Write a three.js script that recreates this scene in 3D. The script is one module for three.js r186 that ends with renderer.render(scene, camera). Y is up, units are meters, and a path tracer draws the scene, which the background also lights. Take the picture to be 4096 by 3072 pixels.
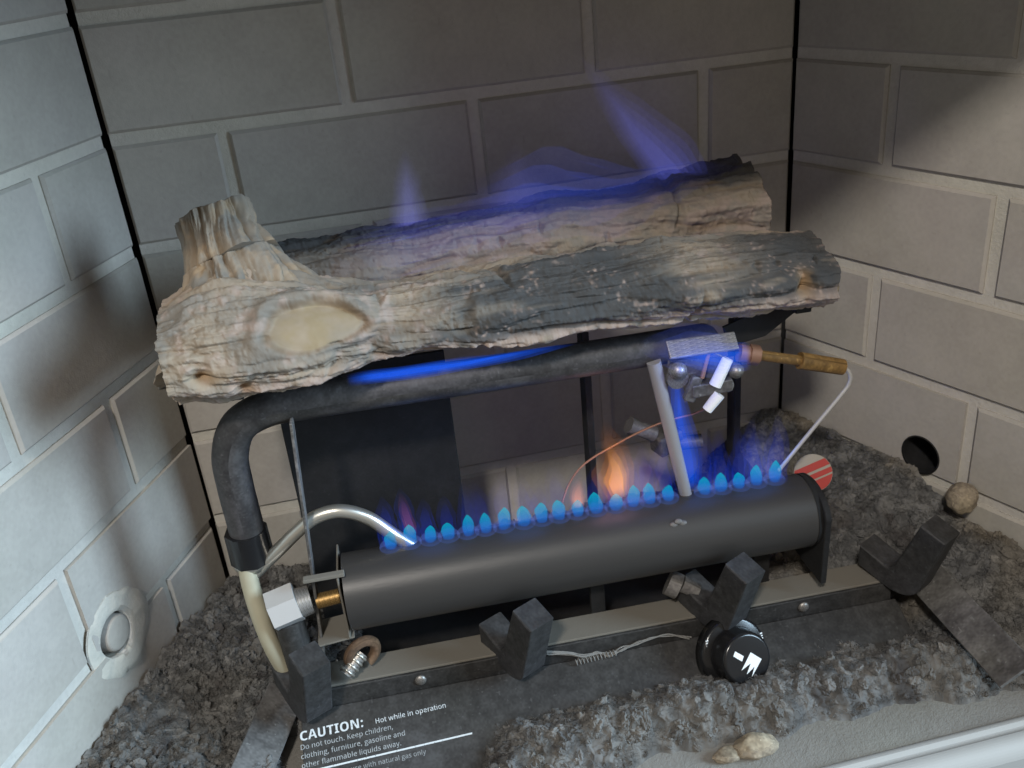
import * as THREE from 'three';
import { RoundedBoxGeometry } from 'three/addons/geometries/RoundedBoxGeometry.js';
import { mergeGeometries as mergeRaw, mergeVertices } from 'three/addons/utils/BufferGeometryUtils.js';
import { RectAreaLightUniformsLib } from 'three/addons/lights/RectAreaLightUniformsLib.js';

// ---------------------------------------------------------------- camera, light, exposure
const scene = new THREE.Scene();
const camera = new THREE.PerspectiveCamera(44.4, 4 / 3, 0.02, 20);
camera.position.set(0.1593, 0.5549, 0.7791);
camera.rotation.set(-0.4575, -0.1711, -0.1001, 'YXZ');
camera.focus = 0.66;
camera.userData.fStop = 12;
scene.background = new THREE.Color().setRGB(0.32, 0.292, 0.252);   // dim room in front of the fireplace
RectAreaLightUniformsLib.init();
function areaLight(color, intensity, w, h, from, to) {
  const l = new THREE.RectAreaLight(color, intensity, w, h);
  l.position.set(...from); l.lookAt(...to); scene.add(l); return l;
}
// ceiling lamp of the room, up and in front; the lintel cuts its light off diagonally on the side walls
areaLight(new THREE.Color().setRGB(1, 0.945, 0.87), 330, 0.22, 0.22, [-0.45, 2.11, 2.0], [0.3, 0.2, 0.1]);
// daylight window to the right of the hearth; reaches the left side wall
areaLight(new THREE.Color().setRGB(0.58, 0.8, 1.0), 36, 1.9, 1.5, [2.95, 1.25, 1.25], [0, 0.25, 0.12]);

const renderer = new THREE.WebGLRenderer({ antialias: true });
renderer.toneMapping = THREE.LinearToneMapping;
renderer.toneMappingExposure = 0.9;
renderer.shadowMap.enabled = true;

// ---------------------------------------------------------------- helpers
function mulberry(a) { return () => { a |= 0; a = a + 0x6D2B79F5 | 0; let t = Math.imul(a ^ a >>> 15, 1 | a); t = t + Math.imul(t ^ t >>> 7, 61 | t) ^ t; return ((t ^ t >>> 14) >>> 0) / 4294967296; }; }
const rnd = mulberry(20240611);
const rr = (a, b) => a + (b - a) * rnd();
const lerp = (a, b, t) => a + (b - a) * t, clamp = (v, a = 0, b = 1) => Math.min(b, Math.max(a, v));
const smooth = (a, b, v) => { const t = clamp((v - a) / (b - a)); return t * t * (3 - 2 * t); };
const hash = (x, y, z) => { let h = Math.imul(x, 374761393) + Math.imul(y, 668265263) + Math.imul(z, 2147483647 ^ 0x5bd1e995) | 0; h = Math.imul(h ^ h >>> 13, 1274126177); return ((h ^ h >>> 16) >>> 0) / 4294967296; };
function noise(x, y, z) {       // value noise, 0..1
  const X = Math.floor(x), Y = Math.floor(y), Z = Math.floor(z); let u = x - X, v = y - Y, w = z - Z;
  u = u * u * (3 - 2 * u); v = v * v * (3 - 2 * v); w = w * w * (3 - 2 * w);
  const a = lerp(lerp(hash(X, Y, Z), hash(X + 1, Y, Z), u), lerp(hash(X, Y + 1, Z), hash(X + 1, Y + 1, Z), u), v);
  const b = lerp(lerp(hash(X, Y, Z + 1), hash(X + 1, Y, Z + 1), u), lerp(hash(X, Y + 1, Z + 1), hash(X + 1, Y + 1, Z + 1), u), v);
  return lerp(a, b, w);
}
function fbm(x, y, z, o = 4) { let s = 0, a = 0.5, t = 0; for (let i = 0; i < o; i++) { s += a * noise(x, y, z); t += a; a *= 0.5; x = x * 2.03 + 7.1; y = y * 2.03 + 3.7; z = z * 2.03 + 1.3; } return s / t; }
const ridge = (x, y, z, o = 3) => { let s = 0, a = 0.5, t = 0; for (let i = 0; i < o; i++) { s += a * (1 - Math.abs(2 * noise(x, y, z) - 1)); t += a; a *= 0.5; x = x * 2.1 + 5.2; y = y * 2.1 + 1.9; z = z * 2.1 + 8.8; } return s / t; };
const mergeGeometries = gs => mergeRaw(gs.map(g => g.index ? g.toNonIndexed() : g).map(g => { for (const k of Object.keys(g.attributes)) if (!['position', 'normal', 'uv', 'color'].includes(k)) g.deleteAttribute(k); return g; }));
const taken = new Map();
function numbered(n) { const k = taken.get(n) ?? 0; taken.set(n, k + 1); return k ? `${n}_${String(k).padStart(3, '0')}` : n; }
function mesh(name, geo, mat, parent) {
  const m = new THREE.Mesh(geo, mat); m.name = parent ? name : numbered(name); m.castShadow = m.receiveShadow = true;
  (parent ?? scene).add(m); return m;
}
function tag(o, label, category, group) { o.userData.label = label; o.userData.category = category; if (group) o.userData.group = group; return o; }
function thing(name, label, category, group) { const g = new THREE.Group(); g.name = numbered(name); scene.add(g); return tag(g, label, category, group); }
function structure(name, geo, mat) { const m = mesh(name, geo, mat); m.userData.kind = 'structure'; return m; }
function wuv(geo, off = [0, 0]) {          // uv in metres, projected along the main axis of each face
  const g = geo.index ? geo.toNonIndexed() : geo, p = g.attributes.position, n = g.attributes.normal, uv = new Float32Array(p.count * 2);
  for (let i = 0; i < p.count; i++) {
    const ax = Math.abs(n.getX(i)), ay = Math.abs(n.getY(i)), az = Math.abs(n.getZ(i));
    const [a, b] = ay >= ax && ay >= az ? [p.getX(i), p.getZ(i)] : ax >= az ? [p.getZ(i), p.getY(i)] : [p.getX(i), p.getY(i)];
    uv[2 * i] = a + off[0]; uv[2 * i + 1] = b + off[1];
  }
  g.setAttribute('uv', new THREE.BufferAttribute(uv, 2)); return g;
}
const rbox = (w, h, d, r = 0.0012) => new RoundedBoxGeometry(w, h, d, 2, Math.min(r, w / 2.1, h / 2.1, d / 2.1));
const V = (...a) => new THREE.Vector3(...a);
function at(geo, x, y, z, rx = 0, ry = 0, rz = 0) { geo.applyMatrix4(new THREE.Matrix4().makeRotationFromEuler(new THREE.Euler(rx, ry, rz)).setPosition(x, y, z)); return geo; }
function bar(p, q, w, h, r = 0.001, roll = 0) {      // box from p to q, w across and h along the up side
  const a = V(...p), b = V(...q), d = b.clone().sub(a), len = d.length(); d.normalize();
  const up = Math.abs(d.y) > 0.95 ? V(0, 0, 1) : V(0, 1, 0), s = V().crossVectors(d, up).normalize(), u = V().crossVectors(s, d);
  const g = rbox(len, h, w, r); g.rotateX(roll); g.applyMatrix4(new THREE.Matrix4().makeBasis(d, u, s.clone()).setPosition(a.add(b).multiplyScalar(0.5))); return wuv(g);
}
function rod(p, q, r, r2 = r, seg = 28) {
  const a = V(...p), b = V(...q), d = b.clone().sub(a), g = new THREE.CylinderGeometry(r2, r, d.length(), seg, 1);
  g.applyQuaternion(new THREE.Quaternion().setFromUnitVectors(V(0, 1, 0), d.clone().normalize())); g.translate(...a.add(b).multiplyScalar(0.5).toArray()); return g;
}
function hose(pts, r, seg = 80, rs = 14, closed = false, type = 'centripetal') {
  const c = new THREE.CatmullRomCurve3(pts.map(p => V(...p)), closed, type), t = new THREE.TubeGeometry(c, seg, r, rs, closed);
  if (closed) return t;
  const caps = [0, 1].map(k => { const g = new THREE.SphereGeometry(r, rs, 8); g.translate(...c.getPoint(k).toArray()); return g; });
  return mergeGeometries([t, ...caps]);
}
function turned(profile, seg = 40) { return new THREE.LatheGeometry(profile.map(([r, y]) => new THREE.Vector2(r, y)), seg); }
const cuv = (g, su, sv) => { const u = g.attributes.uv; for (let i = 0; i < u.count; i++) u.setXY(i, u.getX(i) * su, u.getY(i) * sv); return g; };
function aim(geo, p, dir) { geo.applyQuaternion(new THREE.Quaternion().setFromUnitVectors(V(0, 1, 0), V(...dir).normalize())); geo.translate(...p); return geo; }

// tiling textures: fn(u, v, n) where n(scale, seed) is a periodic noise at this texel
function tex(size, metres, fn, srgb) {
  const d = new Uint8Array(size * size * 4);
  const per = (x, y, p, s) => { const X = Math.floor(x), Y = Math.floor(y); let u = x - X, v = y - Y; u = u * u * (3 - 2 * u); v = v * v * (3 - 2 * v); const m = a => ((a % p) + p) % p; return lerp(lerp(hash(m(X), m(Y), s), hash(m(X + 1), m(Y), s), u), lerp(hash(m(X), m(Y + 1), s), hash(m(X + 1), m(Y + 1), s), u), v); };
  for (let j = 0; j < size; j++) for (let i = 0; i < size; i++) {
    const n = (p, s = 0) => per(i / size * p, j / size * p, p, s), c = fn(n), k = (j * size + i) * 4;
    for (let q = 0; q < 3; q++) d[k + q] = clamp((c.length ? c[q] : c)) * 255; d[k + 3] = 255;
  }
  const t = new THREE.DataTexture(d, size, size); t.wrapS = t.wrapT = THREE.RepeatWrapping; t.magFilter = THREE.LinearFilter; t.minFilter = THREE.LinearMipmapLinearFilter; t.generateMipmaps = true;
  t.repeat.set(1 / metres, 1 / metres); if (srgb) t.colorSpace = THREE.SRGBColorSpace; t.needsUpdate = true; return t;
}
const std = (rgb, roughness, metalness = 0, more = {}) => new THREE.MeshStandardMaterial({ color: new THREE.Color().setRGB(...rgb), roughness, metalness, ...more });
const grit = tex(512, 0.17, n => 0.5 + 0.5 * (0.45 * n(8, 1) + 0.25 * n(31, 2) + 0.18 * n(97, 3) + 0.12 * n(230, 4)) + 0, false);
grit.colorSpace = THREE.NoColorSpace;
const stoneBump = tex(512, 0.13, n => 0.3 * n(13, 5) + 0.3 * n(60, 6) + 0.4 * n(190, 7), false);
const stoneTint = tex(512, 0.31, n => { const a = 0.88 + 0.045 * n(5, 8) + 0.03 * (n(23, 9) - 0.5) + 0.035 * (n(120, 10) - 0.5), s = n(60, 11) > 0.95 ? -0.03 : 0; return [a + s, a + s - 0.01 * n(7, 12), a + s - 0.025 * n(4, 13)]; }, true);
const dustTint = tex(512, 0.23, n => { const a = 0.62 + 0.3 * n(7, 21) + 0.22 * (n(40, 22) - 0.5) + 0.2 * (n(160, 23) - 0.5), b = n(90, 24) > 0.92 ? 0.25 : 0; return [a + b, a + b - 0.02, a + b - 0.05 * n(6, 25)]; }, true);
const M = {
  brick: [0, 1, 2].map(i => std([[0.5, 0.47, 0.428], [0.49, 0.463, 0.424], [0.512, 0.478, 0.432]][i], 0.92, 0, { map: stoneTint, bumpMap: stoneBump, bumpScale: 0.00018 })),
  mortar: std([0.64, 0.61, 0.55], 0.95, 0, { map: stoneTint, bumpMap: stoneBump, bumpScale: 0.0005 }),
  black: std([0.02, 0.02, 0.021], 0.9),
  steelBlack: std([0.045, 0.042, 0.04], 0.42, 0.2, { bumpMap: grit, bumpScale: 0.0003 }),
  pipeBlack: std([0.075, 0.075, 0.076], 0.5, 0.1, { map: dustTint, bumpMap: grit, bumpScale: 0.0002 }),
  sootBlack: std([0.012, 0.012, 0.013], 0.8, 0, { map: dustTint }),
  panel: std([0.062, 0.064, 0.065], 0.62, 0, { map: dustTint, bumpMap: grit, bumpScale: 0.0003 }),
  prong: std([0.052, 0.054, 0.056], 0.62, 0.1, { map: dustTint, bumpMap: grit, bumpScale: 0.0004 }),
  dust: std([0.16, 0.147, 0.124], 0.95, 0, { bumpMap: grit, bumpScale: 0.0006 }),
  ash: std([0.27, 0.262, 0.265], 0.75, 0, { bumpMap: grit, bumpScale: 0.0003 }),
  rust: std([0.17, 0.105, 0.06], 0.9, 0, { map: dustTint, bumpMap: grit, bumpScale: 0.0006 }),
  silver: std([0.62, 0.6, 0.54], 0.32, 0.85, { roughnessMap: null }),
  zinc: std([0.55, 0.55, 0.52], 0.45, 0.75, { map: dustTint }),
  strap: std([0.25, 0.25, 0.24], 0.6, 0.4, { map: dustTint }),
  brass: std([0.55, 0.36, 0.13], 0.45, 0.7, { map: dustTint }),
  brassDirty: std([0.36, 0.22, 0.07], 0.7, 0.35, { map: dustTint, bumpMap: grit, bumpScale: 0.0008 }),
  copper: std([0.26, 0.14, 0.09], 0.6, 0.4),
  tanTube: std([0.45, 0.42, 0.31], 0.5, 0.2),
  nutWhite: std([0.58, 0.57, 0.56], 0.45, 0.35),
  ceramic: std([0.85, 0.84, 0.82], 0.35),
  knob: std([0.012, 0.012, 0.013], 0.22),
  print: std([0.78, 0.82, 0.84], 0.6),
  red: std([0.42, 0.045, 0.035], 0.7),
  tagGrey: std([0.35, 0.32, 0.26], 0.7),
  floor: std([0.25, 0.24, 0.22], 0.85, 0, { map: stoneTint, bumpMap: stoneBump, bumpScale: 0.0006 }),
  trim: std([0.33, 0.32, 0.3], 0.7, 0),
  cheek: std([0.17, 0.172, 0.17], 0.75, 0, { map: dustTint, bumpMap: grit, bumpScale: 0.0004 }),
  thread: std([0.2, 0.195, 0.185], 0.95),
  pebble: std([0.46, 0.4, 0.29], 0.9, 0, { map: dustTint }),
};

// ---------------------------------------------------------------- the firebox: walls of cast brick panels, floor, roof, lintel
const COURSE = 0.0876, JOINT = 0.0095, TOPY = 0.82;
const courseY = k => 0.435 - (k - 1) * COURSE;          // top of the mortar bed under course k-1
function brickGeo(x0, x1, y0, y1, depth, seed) {  // local: face looks to +z, chamfered, edges slightly uneven
  const c = 0.0022, j = () => (rnd() - 0.5) * 0.0009, corners = [[x0, y0], [x1, y0], [x1, y1], [x0, y1]].map(([a, b]) => [a + j(), b + j()]);
  const pos = [], quad = (a, b, d, e) => pos.push(...a, ...b, ...d, ...a, ...d, ...e);
  const back = corners.map(p => [p[0], p[1], 0]), rim = corners.map(p => [p[0], p[1], depth - c]);
  const f = corners.map(([a, b], i) => [a + (i === 0 || i === 3 ? c : -c), b + (i < 2 ? c : -c), depth]);
  quad(...f); for (let i = 0; i < 4; i++) { const k = (i + 1) % 4; quad(rim[i], rim[k], f[k], f[i]); quad(back[i], back[k], rim[k], rim[i]); }
  const g = new THREE.BufferGeometry(); g.setAttribute('position', new THREE.Float32BufferAttribute(pos, 3)); g.computeVertexNormals();
  return wuv(g, [seed * 0.37, seed * 0.61]);
}
// a brick or slab with a round pipe hole really cut out of it
function cutGeo(x0, x1, y0, y1, depth, [cx, cy, r], seed) {
  const s = new THREE.Shape(), dx = y => Math.sqrt(Math.max(0, r * r - (y - cy) ** 2)), N = 40;
  const arc = (a0, a1) => { for (let i = 0; i <= N; i++) { const a = lerp(a0, a1, i / N); s.lineTo(cx + r * Math.cos(a), cy + r * Math.sin(a)); } };
  s.moveTo(x0, y0);
  if (Math.abs(y0 - cy) < r) { const a = Math.atan2(y0 - cy, dx(y0)); arc(Math.PI - a, a); }
  s.lineTo(x1, y0); s.lineTo(x1, y1);
  if (Math.abs(y1 - cy) < r) { const a = Math.atan2(y1 - cy, dx(y1)); arc(a, -Math.PI - a); }
  s.lineTo(x0, y1); s.closePath();
  if (y0 < cy - r && y1 > cy + r) { const h = new THREE.Path(); h.absarc(cx, cy, r, 0, Math.PI * 2, true); s.holes.push(h); }
  return wuv(new THREE.ExtrudeGeometry(s, { depth, bevelEnabled: false, curveSegments: 40 }), [seed * 0.37, seed * 0.61]);
}
// wall frame: origin at its seam on the floor, x along the wall (away from origin), z out of the brick face
function brickWall(name, length, joints, frame, from = 0.0018, hole) {
  const base = -0.03, slab = new THREE.BoxGeometry(length - from, TOPY - base, 0.03); slab.translate(from + (length - from) / 2, (TOPY + base) / 2, -0.0184);
  const w = structure(name, hole ? cutGeo(from, length, base, TOPY, 0.03, hole, 0).translate(0, 0, -0.0334) : wuv(slab), M.mortar); w.applyMatrix4(frame);
  let seed = 1;
  for (let k = -4; k <= 6; k++) {
    const y1 = Math.min(courseY(k) - JOINT, TOPY), y0 = courseY(k + 1); if (y0 >= TOPY || y1 - y0 < 0.01) continue;
    const first = joints[Math.abs(k) % 2]; let edges = []; for (let x = first - 0.2; x < length + 0.2; x += 0.2) edges.push(x);
    for (let i = 0; i < edges.length; i++) {
      const a = Math.max(edges[i], from), b = Math.min((edges[i + 1] ?? 99) - JOINT, length); if (b - a < 0.012) continue;
      const dep = 0.0034 + 0.0006 * (rnd() - 0.5), touch = hole && hole[0] + hole[2] > a && hole[0] - hole[2] < b && hole[1] + hole[2] > y0 && hole[1] - hole[2] < y1;
      mesh('brick', touch ? cutGeo(a, b, y0, y1, dep, hole, seed++) : brickGeo(a, b, y0, y1, dep, seed++), M.brick[Math.floor(rnd() * 3)], w).position.z = -0.0034;
    }
  }
  return w;
}
const WB = 0.5666, pl = 1.1539, pr = 1.1778;
brickWall('wall_back', WB, [0.1902, 0.0902], new THREE.Matrix4());
{ // left: along wall runs (-cos, 0, sin) from the seam; mirrored so that x grows away from the seam
  const dl = V(-Math.cos(pl), 0, Math.sin(pl)), nl = V(Math.sin(pl), 0, Math.cos(pl));
  brickWall('wall_left', 0.39, [0.1903, 0.0903], new THREE.Matrix4().makeBasis(dl.clone().negate(), V(0, 1, 0), nl).multiply(new THREE.Matrix4().makeScale(-1, 1, 1)), 0.0012, [0.158, 0.083, 0.0185]);
}
const dr = V(Math.cos(pr), 0, Math.sin(pr)), nr = V(-Math.sin(pr), 0, Math.cos(pr));
const wallRight = brickWall('wall_right', 0.39, [0.2023, 0.1023], new THREE.Matrix4().makeBasis(dr, V(0, 1, 0), nr).setPosition(WB, 0, 0), 0.0012, [0.158, 0.0985, 0.0185]);
{ // black sheet metal shell behind the panels: what shows through the open corner seams
  const g = [rbox(0.66, 0.86, 0.004).translate(0.28, 0.4, -0.042)];
  const side = (d, n, x0) => { const b = rbox(0.46, 0.86, 0.004); b.applyMatrix4(new THREE.Matrix4().makeBasis(d, V(0, 1, 0), V().crossVectors(d, V(0, 1, 0))).setPosition(x0 + d.x * 0.19 - n.x * 0.042, 0.4, d.z * 0.19 - n.z * 0.042)); return b; };
  g.push(side(V(-Math.cos(pl), 0, Math.sin(pl)), V(Math.sin(pl), 0, Math.cos(pl)), 0), side(dr, nr.clone().multiplyScalar(2.0), WB));
  structure('wall_shell', mergeGeometries(g), M.black);
}
structure('floor', wuv(new THREE.BoxGeometry(1.0, 0.04, 0.41).translate(0.28, -0.02, 0.1455)), M.floor);
structure('ceiling', wuv(new THREE.BoxGeometry(1.0, 0.03, 0.46).translate(0.28, TOPY + 0.016, 0.15)), M.sootBlack);
structure('lintel', wuv(rbox(1.3, 0.5, 0.05, 0.004).translate(0.28, 0.63 + 0.25, 0.387)), M.sootBlack);
for (const s of [-1, 1]) structure(s < 0 ? 'jamb_left' : 'jamb_right', wuv(rbox(0.25, 0.68, 0.05, 0.004).translate(s < 0 ? -0.165 - 0.125 : 0.722 + 0.125, 0.28, 0.388)), M.sootBlack);
{ // white painted metal edge along the hearth, rounded, with a dark drop below it
  const sh = new THREE.Shape(); sh.moveTo(0.352, -0.03); sh.lineTo(0.352, 0.0); sh.quadraticCurveTo(0.353, 0.006, 0.359, 0.0062); sh.lineTo(0.362, 0.0045); sh.quadraticCurveTo(0.3645, 0.004, 0.367, 0.006); sh.quadraticCurveTo(0.378, 0.008, 0.381, -0.004); sh.lineTo(0.381, -0.03);
  const g = new THREE.ExtrudeGeometry(sh, { depth: 0.9, bevelEnabled: false, curveSegments: 10 }); g.applyMatrix4(new THREE.Matrix4().makeBasis(V(0, 0, 1), V(0, 1, 0), V(-1, 0, 0)).setPosition(0.78, 0, 0));
  tag(mesh('hearth_trim', wuv(g), M.trim), 'white painted metal trim strip along the front edge of the hearth', 'trim');
  structure('hearth_step', wuv(new THREE.BoxGeometry(1.2, 0.03, 0.3).translate(0.28, -0.06, 0.535)), M.sootBlack);
}
{ // soot-black steel sleeve lining the open gas-line hole low in the right wall
  const g = turned([[0.0172, 0.0002], [0.0172, -0.075], [0.0001, -0.075]], 48), o = turned([[0.0184, -0.036], [0.0184, 0.0004], [0.0172, 0.0002]], 48), m = mergeGeometries([g, o]); m.rotateX(Math.PI / 2);
  m.applyMatrix4(new THREE.Matrix4().makeBasis(dr, V(0, 1, 0), nr).setPosition(WB + dr.x * 0.158, 0.0985, dr.z * 0.158));
  tag(mesh('pipe_sleeve', m, M.sootBlack), 'open round gas pipe sleeve low in the right side wall, half buried in wool', 'pipe sleeve');
}
{ // the hole in the left wall is plugged: mortar collar and stopper set into it
  const ring = (n, d) => new THREE.Matrix4().makeBasis(d, V(0, 1, 0), n);
  const dl = V(-Math.cos(pl), 0, Math.sin(pl)), nl = V(Math.sin(pl), 0, Math.cos(pl)), o = thing('wall_plug', 'plugged round pipe hole with a rough mortar collar in the left side wall', 'plug');
  const q = 0.158, F = ring(nl, dl.clone().negate()).setPosition(dl.x * q, 0.083, dl.z * q);
  const collar = turned([[0.0175, -0.003], [0.0185, 0.0012], [0.022, 0.0022], [0.028, 0.0018], [0.033, 0.001], [0.034, -0.003]], 64); collar.rotateX(Math.PI / 2);
  { const p = collar.attributes.position; for (let i = 0; i < p.count; i++) { const n = fbm(p.getX(i) * 90, p.getY(i) * 90, 3, 3) - 0.5, a = Math.atan2(p.getY(i), p.getX(i)), s = 1 + 0.14 * n + 0.3 * Math.max(0, Math.cos(a + 0.5)) * smooth(0.018, 0.03, Math.hypot(p.getX(i), p.getY(i))); p.setXYZ(i, p.getX(i) * s, p.getY(i) * s, p.getZ(i) * (0.25 + 0.75 * smooth(-0.6, 0.5, Math.cos(a + 0.5))) + 0.003 * n); } collar.computeVertexNormals(); }
  collar.applyMatrix4(F); mesh('collar', wuv(collar), M.mortar, o);
  const plug = turned([[0.0001, 0.0012], [0.012, 0.001], [0.0148, -0.0002], [0.0155, -0.02]], 40); plug.rotateX(Math.PI / 2); plug.translate(0.0036, -0.0012, 0); plug.applyMatrix4(F); mesh('stopper', wuv(plug), M.brick[0], o);
}

// ---------------------------------------------------------------- the burner: one appliance standing in its own slightly turned frame
const TURN = -0.045, OX = 0.3, OZ = 0.2;
const burner = thing('gas_log_burner', 'black steel gas log burner with grate prongs, control panel and knob on grey wool', 'gas burner');
burner.position.set(OX, 0, OZ); burner.rotation.y = TURN;
const toWorld = (x, y, z) => [OX + x * Math.cos(TURN) + z * Math.sin(TURN), y, OZ - x * Math.sin(TURN) + z * Math.cos(TURN)];
const BY = 0.114, BR = 0.029;
{ // main burner tube, open at its left end
  const pts = [[BR - 0.0025, 0], [BR, 0.0006], [BR, 0.362], [BR - 0.002, 0.3645], [0.0001, 0.3645]], g = turned([[BR - 0.0028, 0.2], ...pts], 96);
  g.rotateZ(-Math.PI / 2); g.translate(-0.181, BY, 0); const tube = mesh('burner_tube', cuv(g, 0.18, 0.5), M.steelBlack, burner);
  const inner = new THREE.CircleGeometry(BR - 0.003, 40); inner.rotateY(-Math.PI / 2); inner.translate(-0.165, BY, 0); mesh('end_wall', wuv(inner), M.dust, tube);
  for (let i = 0; i < 3; i++) { const s = new THREE.SphereGeometry(0.0022, 10, 6); s.scale(1.5, 0.5, 1); s.rotateX(0.9); s.translate(0.071 + i * 0.0035 - 0.002, BY + BR * 0.76 + (i % 2) * 0.002, BR * 0.65); mesh('weld_spatter', s, M.strap, tube); }
}
{ // black plate closing the right end, with a foot
  const sh = new THREE.Shape(); sh.moveTo(-0.034, -0.052); sh.lineTo(0.028, -0.052); sh.lineTo(0.03, 0.008); sh.quadraticCurveTo(0.026, 0.024, 0.0, 0.026); sh.quadraticCurveTo(-0.026, 0.024, -0.03, 0.008); sh.closePath();
  const g = new THREE.ExtrudeGeometry(sh, { depth: 0.004, bevelEnabled: true, bevelSize: 0.0006, bevelThickness: 0.0006, bevelSegments: 1 }); g.rotateY(-Math.PI / 2); g.translate(0.19, BY, 0); mesh('end_plate', wuv(g), M.sootBlack, burner);
  mesh('end_cap', wuv(at(turned([[0.0001, 0.004], [BR - 0.004, 0.004], [BR - 0.001, 0.0015], [BR + 0.0004, -0.003]], 48), 0.1845, BY, 0, 0, 0, -Math.PI / 2)), M.sootBlack, burner);
  mesh('leg', bar([0.15, 0.0, -0.005], [0.15, 0.088, -0.005], 0.014, 0.004), M.sootBlack, burner);
  mesh('leg', bar([0.012, 0.0, -0.006], [0.012, 0.088, -0.006], 0.012, 0.004), M.sootBlack, burner);
}
{ // air shutter cage at the left end: strap, shutter plate, brass orifice, white hex nut
  mesh('side_strap', bar([-0.2105, 0.005, 0.004], [-0.194, 0.262, -0.004], 0.0022, 0.014, 0.0006), M.strap, burner);
  mesh('shutter_bracket', wuv(mergeGeometries([at(rbox(0.028, 0.0016, 0.03, 0.0006), -0.194, 0.0825, 0.002, 0, 0, 0.1), at(rbox(0.03, 0.003, 0.006, 0.0008), -0.193, 0.142, 0.015), at(rbox(0.0016, 0.056, 0.044, 0.0006), -0.1835, 0.112, -0.004)])), M.dust, burner);
  const ori = mesh('orifice', rod([-0.203, 0.113, 0.004], [-0.186, 0.1145, 0.004], 0.0058, 0.0055), M.brass, burner);
  mesh('orifice_tip', rod([-0.187, 0.1145, 0.004], [-0.18, 0.115, 0.004], 0.004, 0.003), M.brass, ori);
  const nut = at(new THREE.CylinderGeometry(0.0155, 0.0155, 0.021, 6), 0, 0, 0, 0, 0.2, Math.PI / 2); at(nut, -0.2265, 0.1165, 0.008, 0.25, 0, 0.12); mesh('hex_nut', nut.toNonIndexed(), M.nutWhite, burner).geometry.computeVertexNormals();
  mesh('collar', rod([-0.217, 0.117, 0.008], [-0.207, 0.1175, 0.006], 0.0115, 0.0105), M.zinc, burner);
  mesh('elbow_fitting', wuv(rod([-0.224, 0.02, 0.004], [-0.226, 0.104, 0.006], 0.011, 0.011)), M.panel, burner);
  const rg = new THREE.TorusGeometry(0.0115, 0.0042, 12, 36, 4.4); at(rg, -0.1775, 0.063, 0.012, 0.1, 0.45, -1.3); mesh('rusty_clip', wuv(rg), M.rust, burner);
  const sc = mesh('adjusting_screw', rod([-0.192, 0.055, 0.022], [-0.178, 0.064, 0.012], 0.0056, 0.0056, 18), M.zinc, burner);
  for (let i = 0; i < 4; i++) { const tg = new THREE.TorusGeometry(0.0058, 0.0011, 6, 20); const f = i / 3; aim(tg.rotateX(Math.PI / 2), [-0.19 + 0.01 * f, 0.0563 + 0.0065 * f, 0.0206 - 0.0075 * f], [0.014, 0.009, -0.01]); mesh('thread', tg, M.silver, sc); }
}
{ // silver gas tube arching into the burner, tan feed tube, black arched grate pipe with its bottom nut
  mesh('gas_tube', hose([[-0.2475, 0.134, -0.013], [-0.236, 0.1435, -0.013], [-0.2247, 0.153, -0.012], [-0.2086, 0.1662, -0.012], [-0.1935, 0.1758, -0.012], [-0.1763, 0.178, -0.012], [-0.1574, 0.169, -0.012], [-0.1395, 0.1506, -0.01], [-0.122, 0.134, -0.008]], 0.0052, 90), M.silver, burner);
  mesh('feed_tube', hose([[-0.2495, 0.146, -0.012], [-0.2495, 0.128, -0.008], [-0.247, 0.105, -0.001], [-0.243, 0.08, 0.004], [-0.2385, 0.058, 0.004], [-0.232, 0.03, 0.0]], 0.0068, 60), M.tanTube, burner);
  const pz = -0.019, pipe = mesh('grate_pipe', cuv(mergeGeometries([hose([[-0.2445, 0.15, pz], [-0.2445, 0.18, pz], [-0.2445, 0.21, pz], [-0.2425, 0.235, pz], [-0.232, 0.256, pz], [-0.212, 0.2655, pz], [-0.18, 0.267, pz], [-0.1, 0.2665, pz], [0.0, 0.266, pz], [0.06, 0.266, pz], [0.105, 0.266, pz]], 0.0128, 160, 28)]), 0.47, 0.08), M.pipeBlack, burner);
  mesh('pipe_nut', wuv(at(new THREE.CylinderGeometry(0.0158, 0.0162, 0.026, 8).toNonIndexed(), -0.2455, 0.158, pz, 0, 0.3, 0)), M.knob, pipe);
  mesh('pipe_ferrule', at(turned([[0.006, -0.006], [0.013, -0.003], [0.0145, 0.002], [0.013, 0.004]], 36), -0.2465, 0.1425, pz), M.silver, pipe);
  mesh('strut', rod([0.064, 0.262, -0.006], [0.0885, 0.1405, -0.01], 0.0052, 0.0048), M.ash, burner);
}
{ // rear: wide black baffle plate, two uprights, rear log rail
  mesh('baffle_plate', wuv(at(rbox(0.134, 0.26, 0.003), -0.147, 0.13, -0.088)), M.sootBlack, burner);
  for (const [x, w] of [[0.0305, 0.0185], [0.157, 0.0165]]) mesh('upright', bar([x, 0, -0.085], [x, 0.285, -0.085], 0.006, w), M.sootBlack, burner);
  for (const x of [-0.226, 0.172]) mesh('log_rest', bar([x, 0.2885, -0.1], [x, 0.2885, 0.004], 0.012, 0.005), M.sootBlack, burner);
  mesh('rear_rail', bar([-0.235, 0.2825, -0.1], [0.2, 0.2825, -0.1], 0.03, 0.005), M.sootBlack, burner);
  mesh('cross_bar', bar([0.157, 0.12, -0.09], [0.157, 0.12, -0.005], 0.014, 0.006), M.sootBlack, burner);
}
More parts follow.
